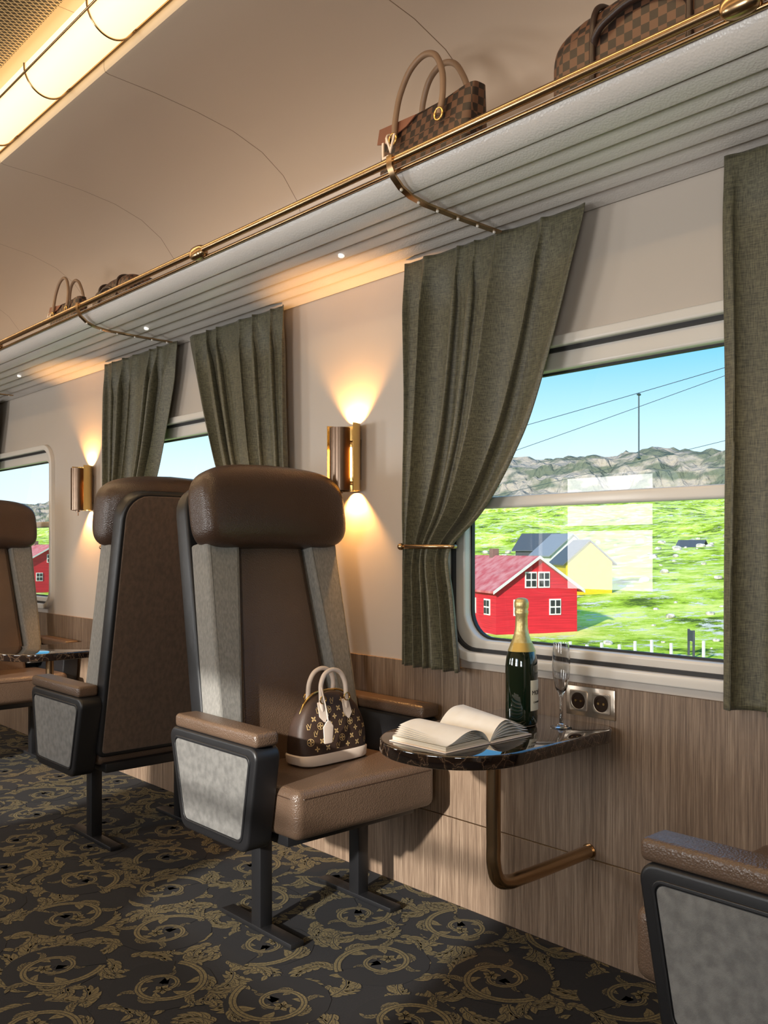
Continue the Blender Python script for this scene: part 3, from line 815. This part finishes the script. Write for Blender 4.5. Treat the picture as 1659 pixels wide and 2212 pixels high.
# ------------------------------------------------------------------ monogram handbag on seat
def handbag():
    e = empty('handbag', (1.960, 2.430, .5275), 'small domed brown monogram handbag with cream leather trim on the seat', 'handbag')
    W, Hh, T = .142, .225, .066
    def sec(h):
        s = h/Hh
        w = (W*.93+.10*W*math.sin(min(1, s*1.6)*PI*.6))*(max(0, 1-s**2.9))**.5 if s < 1 else 0
        t = T*(1-.62*s**1.3)*(max(0, 1-s**9))**.5
        return max(w, .004), max(t, .004)
    vs = []; fs = []; n = 56; hs = [Hh*(i/30) for i in range(30)]+[Hh*.985, Hh*.997]
    sp = lambda v, e_: math.copysign(abs(v)**e_, v)
    for h in hs:
        w, t = sec(h)
        for j in range(n):
            a = 2*PI*j/n; vs.append((w*sp(math.cos(a), .55), t*sp(math.sin(a), .55), h))
    for k in range(len(hs)-1):
        for j in range(n):
            fs.append((k*n+j, k*n+(j+1) % n, (k+1)*n+(j+1) % n, (k+1)*n+j))
    fs.append(tuple(range(n))); fs.append(tuple((len(hs)-1)*n+j for j in range(n)))
    body = bpy.data.meshes.new('b'); body.from_pydata(vs, [], fs)
    def surf(x, h):
        w, t = sec(h); u = min(.985, abs(x)/w)
        return -t*(1-u**(2/.55))**(.55/2)
    dec = []
    def flower(r, petals=4, ring=False, rot=0):
        ms = []
        for k in range(petals):
            a = rot+2*PI*k/petals
            pts = []
            for i in range(12):
                b = 2*PI*i/12; px = r*.55+r*.45*math.cos(b); py = r*.26*math.sin(b)
                pts.append((px*math.cos(a)-py*math.sin(a), px*math.sin(a)+py*math.cos(a)))
            m = bpy.data.meshes.new('f'); m.from_pydata([(p[0], p[1], 0) for p in pts], [], [tuple(range(12))]); ms.append(m)
        if ring:
            v = []; f = []
            for i in range(24):
                b = 2*PI*i/24; v += [(r*1.1*math.cos(b), r*1.1*math.sin(b), 0), (r*1.3*math.cos(b), r*1.3*math.sin(b), 0)]
            for i in range(24):
                j = (i+1) % 24; f.append((2*i, 2*i+1, 2*j+1, 2*j))
            m = bpy.data.meshes.new('r'); m.from_pydata(v, [], f); ms.append(m)
        return joinm(ms)
    row = 0; z = .052
    while z < Hh-.02:
        x = -.129+(.0205 if row % 2 else 0); k = 0
        while x < .136:
            w, t = sec(z)
            if abs(x) < w-.015:
                if (k+row) % 3 == 0:
                    m = joinm([xf(text('L', .022, 0), (-.0025, -.001, 0)), xf(text('V', .022, 0), (.0035, .0025, 0))])
                elif (k+row) % 3 == 1: m = flower(.009, 4, row % 2 == 1)
                else: m = flower(.010, 4, False, PI/4)
                for v in m.vertices:
                    xx, zz = v.co.x+x, v.co.y+z
                    v.co = (xx, surf(xx, zz)-.0012, zz)
                dec.append(m)
            x += .041; k += 1
        z += .0235; row += 1
    me = joinm([body]+dec, [0]+[1]*len(dec))
    add('bag_body', me, [canvas, canvas_mark], e, 'brown monogram canvas body', fin=False); me.shade_smooth()
    vs = []; fs = []
    hh = [0, .004, .030, .034]
    for h in hh:
        w, t = sec(h); k = 1.02 if h in (.004, .030) else .99
        for j in range(n):
            a = 2*PI*j/n; vs.append((w*k*sp(math.cos(a), .5)+math.copysign(.001, math.cos(a)), t*(k+.02)*sp(math.sin(a), .5), h-.0005))
    for k in range(len(hh)-1):
        for j in range(n): fs.append((k*n+j, k*n+(j+1) % n, (k+1)*n+(j+1) % n, (k+1)*n+j))
    fs.append(tuple(range(n)))
    tm = bpy.data.meshes.new('t'); tm.from_pydata(vs, [], fs)
    add('base_trim', tm, cream, e, 'cream leather base', ang=50)
    zp = []
    for i in range(21):
        s = -1+2*i/20; x = .128*s; h = Hh*(max(0, 1-abs(s)**3.1))**.345
        zp.append((x, 0, min(h, Hh)+.001))
    add('zipper', tube(zp, .004, 3), gold, e, 'gold zip')
    for sg in (-1, 1):
        pts = [(-.050, sg*.034, .165), (-.052, sg*.032, .215), (-.046, sg*.028, .262), (-.022, sg*.026, .290), (.022, sg*.026, .290), (.046, sg*.028, .262), (.052, sg*.032, .215), (.050, sg*.034, .165)]
        ho = add('handle', tube(pts, .0075, 5), cream, e, 'rolled cream leather handle')
        for sx in (-.050, .050):
            P = rpoly([(sx-.014, .195), (sx+.014, .195), (sx+.017, .150), (sx, .130), (sx-.017, .150)], .004)
            m = plate([P], -.0015, .0015, AX['xz'])
            for v in m.vertices:
                v.co.y += sg*abs(surf(v.co.x, v.co.z)) + sg*.003
            add('handle_tab', m, cream, ho)
            add('handle_ring', xf(tube([(.012*math.cos(a), 0, .012*math.sin(a)) for a in [2*PI*i/12 for i in range(12)]], .002, 2, True), (sx, sg*.040, .203)), gold, ho)
    add('name_tag', joinm([plate([rpoly([(-.078, .070), (-.046, .070), (-.042, .124), (-.055, .142), (-.069, .142), (-.082, .124)], .005)], -.080, -.077, AX['xz'], .001), tube([(-.062, -.0785, .140), (-.066, -.072, .185), (-.060, -.050, .225), (-.050, -.030, .250)], .0022, 3)]), cream, e, 'cream leather name tag')
    return e
hb = handbag()
hb.rotation_euler = (0, 0, math.radians(3)); hb.scale = (1.10, 1.05, 1.04)

# ------------------------------------------------------------------ bags on the rack
def tote(loc, sc, rz, lab):
    e = empty('tote_bag', loc, lab, 'handbag'); e.rotation_euler = (0, 0, rz); e.scale = (sc,)*3
    Lh, T, Hh = .215, .085, .285
    vs = []; fs = []; n = 56; K = 16
    sp = lambda v, e_: math.copysign(abs(v)**e_, v)
    for i in range(K+1):
        s = i/K; w = Lh*(.90+.10*s); t = T*(1-.55*s**1.2)
        for j in range(n):
            a = 2*PI*j/n; y = w*sp(math.cos(a), .35); x = t*sp(math.sin(a), .45)
            vs.append((x, y, Hh*s-(.020*s*(1-(y/w)**2))))
    for k in range(K):
        for j in range(n): fs.append((k*n+j, k*n+(j+1) % n, (k+1)*n+(j+1) % n, (k+1)*n+j))
    fs.append(tuple(range(n))); fs.append(tuple(K*n+j for j in range(n)))
    me = bpy.data.meshes.new('b'); me.from_pydata(vs, [], fs)
    add('bag_body', me, damier, e, 'brown checked canvas body', ang=60)
    m = plate([[(.02, .268), (.205, .287), (.205, .235), (.17, .225), (.06, .245)]], -.002, .002, AX['yz'])
    for v in m.vertices: v.co.x += -T*(1-.55*(min(v.co.z, Hh)/Hh)**1.2)-.002
    add('top_panel', m, pinkleather, e, 'reddish leather top panel')
    for sg in (-1, 1):
        x = sg*.050
        pts = [(x*1.25, -.105, .215), (x*1.1, -.112, .28), (x*.9, -.090, .375), (x*.8, -.040, .430), (x*.8, .030, .430), (x*.9, .085, .375), (x*1.1, .108, .28), (x*1.25, .105, .215)]
        h = add('handle', tube(pts, .0095, 5), tanleather, e, 'tall tan leather handle')
        for yy in (-.107, .107):
            add('handle_ring', xf(tube([(0, .017*math.cos(a), .017*math.sin(a)) for a in [2*PI*i/14 for i in range(14)]], .0035, 3, True), (x*1.34, yy, .215)), gold, h)
    ch_ = []
    for t_, dy, dz in (('L', .012, .0), ('V', -.015, .010)):
        m = text(t_, .078, .002); m.transform(Matrix.Translation((-.098, dy+.095, .168+dz)) @ Matrix.Rotation(-PI/2, 4, 'Z') @ Matrix.Rotation(PI/2, 4, 'X')); ch_.append(m)
    ch_.append(tube([(-.080, .105, .225), (-.094, .102, .215), (-.098, .100, .19)], .003, 3))
    add('bag_charm', joinm(ch_), cream, e, 'pale letter charm', fin=False)
    return e
def holdall(loc, sc, rz, lab):
    e = empty('travel_bag', loc, lab, 'travel bag'); e.rotation_euler = (0, 0, rz); e.scale = (sc,)*3
    me = sell(.27, .125, .155, .20, .48, 30, 44)
    for v in me.vertices:
        v.co.z += .155
        if v.co.z < .02: v.co.z = max(v.co.z, .0)
        u = v.co.x/.27
        v.co.z -= (.045*max(0, u)**2+.01*u*u)*(v.co.z/.31)
    me.transform(Matrix.Rotation(PI/2, 4, 'Z'))
    add('bag_body', me, damier, e, 'brown checked canvas duffel body', ang=60)
    add('zipper', tube([(0, -.25, .298), (0, -.20, .304), (0, 0, .313), (0, .13, .298), (0, .20, .282), (0, .255, .255)], .006, 3), dkleather, e)
    sp = lambda v, q: math.copysign(abs(v)**q, v)
    for yy in (-.13, .13):
        loop = []
        for i in range(17):
            a = -PI*.12+PI*1.24*i/16
            loop.append((.128*sp(math.cos(a), .48), yy, .155+(.157 if yy < 0 else .147)*sp(math.sin(a), .48)))
        add('strap', tube(loop, .008, 3), dkleather, e, 'dark leather strap')
    for sg in (-1, 1):
        pts = [(sg*.120, -.13, .18), (sg*.136, -.115, .20), (sg*.138, -.06, .23), (sg*.138, 0, .24), (sg*.138, .06, .23), (sg*.136, .115, .20), (sg*.120, .13, .18)]
        add('handle', tube(pts, .010, 4), dkleather, e, 'dark rolled leather handle')
    add('end_tab', tube([(0, .262, .25), (0, .285, .23), (0, .288, .19), (0, .275, .16)], .008, 3), dkleather, e)
    return e
SZ = 2.3135
tote((1.985, 1.95, SZ), 1.0, math.radians(-4), 'checked brown tote bag with tall tan handles on the rack')
holdall((2.02, 1.17, SZ), 1.0, 0, 'large checked brown duffel bag on the rack')
tote((1.985, 4.62, SZ), .80, 0, 'smaller checked tote bag on the rack beside a duffel')
holdall((2.02, 4.05, SZ), .72, 0, 'smaller checked duffel bag on the rack beside a tote')

# ------------------------------------------------------------------ outside
def fz(x, y):
    t = [(-50, -4), (46, -4), (52, -3.8), (81, -1.3), (138, 1.4), (250, 12), (400, 26), (2000, 30)]
    for (a, va), (b, vb) in zip(t, t[1:]):
        if x <= b:
            z = va+(vb-va)*(x-a)/(b-a); break
    k = min(1, max(0, (x-80)/120))
    return z + k*7*noise.noise(Vector((x*.012, y*.012, 2))) + k*3.2*noise.noise(Vector((x*.05, y*.05, 7))) + .25*noise.noise(Vector((x*.1, y*.1, 5)))*min(1, max(0, (x-50)/20))
def grid(xs_, ys_, fn):
    vs = [(x, y, fn(x, y)) for x in xs_ for y in ys_]; n = len(ys_)
    fs = [(i*n+j, (i+1)*n+j, (i+1)*n+j+1, i*n+j+1) for i in range(len(xs_)-1) for j in range(n-1)]
    me = bpy.data.meshes.new('g'); me.from_pydata(vs, [], fs); me.shade_smooth(); return me
xs_ = [3.2+i*3 for i in range(45)]+[140+i*8 for i in range(58)]
ys_ = [-60+i*6 for i in range(250)]
o = add('meadow', grid(xs_, ys_, fz), M_terrain(), fin=False); tag(o, 'bright green rocky meadow outside the windows', 'meadow', 'structure')
def mz(x, y):
    k = min(1, max(0, (x-400)/100)); k = k*k*(3-2*k)
    h = 50+9*noise.noise(Vector((y*.006, 3, 1)))+4*noise.noise(Vector((y*.03, x*.01, 1)))
    r = noise.fractal(Vector((x*.02, y*.02, .5)), .6, 2.1, 8)
    rg = abs(noise.noise(Vector((y*.022, x*.012, 4))))
    z = 16+k*h*.95+r*12*(.3+k*(1-k)*3) - 24*rg*k*(1-k)*2.2 + 4*noise.noise(Vector((y*.09, x*.05, 8)))*k
    st = 11.0; q = z/st; f = q-math.floor(q)
    return st*(math.floor(q)+f**2.8)*.75+z*.25
mount = M('mountain_rock', S(156, 146, 132), .95, c2=S(98, 104, 88), ns=.05, detail=12, lo=.44, hi=.56, stretch=(1, 1, 2.6), bump=1, bs=.12, bd=6, spec=.05)
o = add('mountain', grid([380+i*3.5 for i in range(80)], [-100+i*5 for i in range(320)], mz), mount, fin=False)
o.data.shade_flat(); tag(o, 'grey rocky mountain ridge beyond the meadow', 'mountain', 'structure')

def pos(u, d):
    a = (u-829.5)/1950
    return d*(.6756+.7373*a), d*(.7373-.6756*a)
def house(name, u, d, zb, w, ln, wh, rh, wallc, roofc, yaw, lab, wins=True):
    x, y = pos(u, d)
    e = empty(name, (x, y, zb), lab, 'house', rotz=math.radians(yaw))
    body = sheet([(-w/2, -1.8), (w/2, -1.8), (w/2, wh), (0, rh), (-w/2, wh)], -ln/2, ln/2, 1, True)
    add('house_walls', body, wallc, e)
    ov = .35
    sl = (rh-wh)/(w/2)
    t = .12
    r1 = sheet([(0, rh+t*1.2), (w/2+ov, wh-ov*sl+t*1.2), (w/2+ov, wh-ov*sl+.01), (0, rh+.01)], -ln/2-ov, ln/2+ov, 1, True)
    r2 = sheet([(0, rh+t*1.2), (-w/2-ov, wh-ov*sl+t*1.2), (-w/2-ov, wh-ov*sl+.01), (0, rh+.01)], -ln/2-ov, ln/2+ov, 1, True)
    add('roof', joinm([r1, r2]), roofc, e)
    if wins:
        pl = [(-w*.22, .55*wh, 'f'), (w*.22, .55*wh, 'f'), (-.45, wh+.30*(rh-wh), 'f'), (.45, wh+.30*(rh-wh), 'f')] + [(q*ln, .55*wh, 's') for q in (-.36, -.12, .12, .36)]
        for (p, z, k) in pl:
            pn = []
            if k == 'f':
                wf = add('house_window', rbox(p-.40, p+.40, -ln/2-.06, -ln/2, z-.5, z+.5, 0), white, e)
                for dx in (-.19, .19):
                    for dz in (-.23, .23): pn.append(rbox(p+dx-.14, p+dx+.14, -ln/2-.09, -ln/2-.05, z+dz-.18, z+dz+.18, 0))
            else:
                wf = add('house_window', rbox(-w/2-.06, -w/2, p-.42, p+.42, z-.5, z+.5, 0), white, e)
                for dx in (-.2, .2):
                    for dz in (-.23, .23): pn.append(rbox(-w/2-.09, -w/2-.05, p+dx-.15, p+dx+.15, z+dz-.18, z+dz+.18, 0))
            add('window_glazing', joinm(pn), rubber, wf)
        for sx in (-1, 1):
            vb = rpoly([(sx*(w/2+ov), wh-ov*sl-.04), (sx*(w/2+ov), wh-ov*sl+.15), (0, rh+.17), (0, rh-.02)], .001, 1)
            add('gable_board', plate([vb], -ln/2-ov-.05, -ln/2-ov, AX['xz']), wht, e)
        add('chimney', rbox(-.25, .25, ln*.2-.25, ln*.2+.25, rh-.4, rh+.6, .02, 1), M('chimney_brick', S(120, 90, 80), .8), e)
    return e
red = M('red_boards', S(196, 26, 42), .7, c2=S(168, 16, 32), ns=3, stretch=(.2, .2, 6))
redroof = M('grey_red_roof', S(170, 70, 72), .8, c2=S(186, 122, 118), ns=1.6)
darkc = M('dark_boards', S(60, 64, 70), .8); darkroof = M('slate_roof', S(64, 72, 80), .7)
yel = M('yellow_boards', S(196, 170, 6), .7); wht = M('white_boards', S(196, 196, 190), .7); lroof = M('pale_roof', S(120, 126, 134), .7)
house('farm_house', 1092, 60, -3.75, 5.6, 8.8, 2.5, 4.4, red, redroof, -24, 'red wooden house with white windows on the meadow')
house('farm_house', 1256, 80, -2.5, 4.0, 5, 2.6, 4.4, yel, darkroof, -40, 'yellow wooden house behind the red house', False)
house('farm_house', 1214, 96, -1.9, 4.6, 5, 2.6, 4.6, wht, lroof, -30, 'white gabled house behind the red house', False)
house('farm_house', 1168, 112, -1.4, 4.4, 4.6, 2.6, 4.4, darkc, darkroof, 10, 'dark slate roofed house on the slope', False)
house('farm_house', 1495, 134, .2, 2.8, 3.4, 1.2, 2.2, darkc, darkroof, 10, 'small dark cabin on the meadow slope', False)
house('farm_house', 88, 112, -4.0, 8.0, 8, 3.4, 5.6, red, redroof, 0, 'red wooden house near the railway embankment')

def P3(u, v, d):
    x, y = pos(u, d); return Vector((x, y, 1.25+d*(1185-v)/1950))
dkm = M('wire_metal', S(48, 66, 70), .6)
for (a, b, dd) in (((900, 985), (1900, 695), 0), ((900, 1048), (1900, 690), 4), ((900, 1110), (1900, 870), 9)):
    p, q = P3(*a, 40+dd), P3(*b, 26+dd)
    mid = (p+q)/2; mid.z -= .05
    me = tube([p-p, mid-p, q-p], .012, 2)
    e = add('overhead_wire', me, dkm); e.location = p
    tag(e, 'thin dark overhead railway wire against the sky', 'wire', group='overhead railway wires')
pp = P3(1380, 990, 31); qq = P3(1380, 852, 31)
me = joinm([tube([Vector((0, 0, 0)), qq-pp], .025, 3, smooth=False), xf(sell(.12, .05, .05, 1, 1, 8, 8), (0, 0, 0)), xf(sell(.12, .05, .05, 1, 1, 8, 8), qq-pp)])
e = add('wire_hanger', me, dkm); e.location = pp; tag(e, 'vertical hanger rod joining the overhead wires', 'wire hanger')
pm = M('weathered_post', S(225, 220, 208), .8)
for k, u in enumerate((1205, 1232, 1268, 1300, 1338, 1372, 1408, 1450, 1520)):
    x, y = pos(u, 43+random.uniform(-1, 1)); zz = -4.0
    o = add('fence_post', rbox(-.06, .06, -.06, .06, -.05, .85+random.uniform(-.15, .1), .01, 1), pm); o.location = (x, y, zz)
    tag(o, 'pale weathered fence post in the grass', 'fence post', group='fence posts in the meadow')
x, y = pos(1493, 44)
o = add('notice_board', joinm([rbox(-.05, .05, -.45, -.37, 0, 1.3, 0), rbox(-.05, .05, .37, .45, 0, 1.3, 0), rbox(-.04, .04, -.37, .37, .75, 1.25, 0)]), darkc); o.location = (x, y, -4.0); o.rotation_euler = (0, 0, math.radians(-45))
tag(o, 'dark framed notice board in the meadow', 'notice board')
rk = M('pale_boulder', S(216, 208, 192), .9, c2=S(140, 136, 124), ns=2)
bb = []
for k in range(3):
    me = sell(.5, .4, .3, .9, .9, 10, 12)
    for v in me.vertices: v.co *= 1+.35*noise.noise(v.co*2.5+Vector((k*7, 0, 0)))
    finish(me, 60); me.materials.append(rk); bb.append(me)
placed = []
cabx, caby = pos(1495, 134)
k = 0
while k < 60:
    u = random.uniform(1000, 1600); d = random.choice([random.uniform(46, 70), random.uniform(60, 160)])
    if u < 1355 and 50 < d < 124: continue
    if abs(u-1495) < 30 and d < 50: continue
    x, y = pos(u, d)
    if (x-cabx)**2+(y-caby)**2 < 64: continue
    if any((x-a)**2+(y-b)**2 < 6 for a, b in placed): continue
    placed.append((x, y)); k += 1
    o = bpy.data.objects.new('boulder', bb[k % 3]); COL.objects.link(o)
    s = random.uniform(.25, 1.0)*(d/80); o.location = (x, y, fz(x, y)+.12*s); o.scale = (s, s, s); o.rotation_euler = (0, 0, random.uniform(0, 6))
    tag(o, 'pale grey boulder in the grass', 'boulder', group='boulders in the meadow')

# ------------------------------------------------------------------ world & lights
w = bpy.data.worlds.new('sky'); SC.world = w; w.use_nodes = True; nt = w.node_tree; N, L = nt.nodes, nt.links
bg = N['Background']; tc = N.new('ShaderNodeTexCoord'); sx = N.new('ShaderNodeSeparateXYZ'); cr = N.new('ShaderNodeValToRGB')
L.new(tc.outputs['Generated'], sx.inputs[0]); L.new(sx.outputs[2], cr.inputs[0]); L.new(cr.outputs[0], bg.inputs[0])
E = cr.color_ramp.elements
E[0].position = 0.0; E[0].color = (.85, .95, 1.0, 1)
E[1].position = 1.0; E[1].color = (.16, .38, .80, 1)
q = E.new(.08); q.color = (.68, .89, 1.0, 1)
q = E.new(.23); q.color = (.09, .50, .84, 1)
q = E.new(.40); q.color = (.14, .46, .85, 1)
bg.inputs[1].default_value = 1.4

def light(kind, name, loc, rot, energy, color, **kw):
    l = bpy.data.lights.new(name, kind); l.energy = energy; l.color = color
    for k, v in kw.items(): setattr(l, k, v)
    o = bpy.data.objects.new(name, l); COL.objects.link(o); o.location = loc; o.rotation_euler = rot; return o
s = light('SUN', 'sun', (-20, -20, 30), (0, 0, 0), 6.8, (1, .95, .87), angle=math.radians(1.6))
dirv = Vector((.80, .25, -.29)); s.rotation_euler = dirv.to_track_quat('-Z', 'Y').to_euler()
for c in [-.90]+WC:
    light('AREA', 'aisle_window_daylight', (LX-.25, c+.12, 1.36), (0, math.radians(-90), 0), 35, (1, .975, .94), shape='RECTANGLE', size=.92, size_y=.78)

# ------------------------------------------------------------------ camera
cd = bpy.data.cameras.new('cam'); cam = bpy.data.objects.new('camera', cd); COL.objects.link(cam)
cd.sensor_fit = 'HORIZONTAL'; cd.sensor_width = 36; cd.lens = 1950/1659*36
cd.shift_y = 79/1659; cd.clip_start = .02; cd.clip_end = 4000
cam.location = (0, 0, 1.25); cam.rotation_euler = (PI/2, 0, math.radians(-42.5))
SC.camera = cam
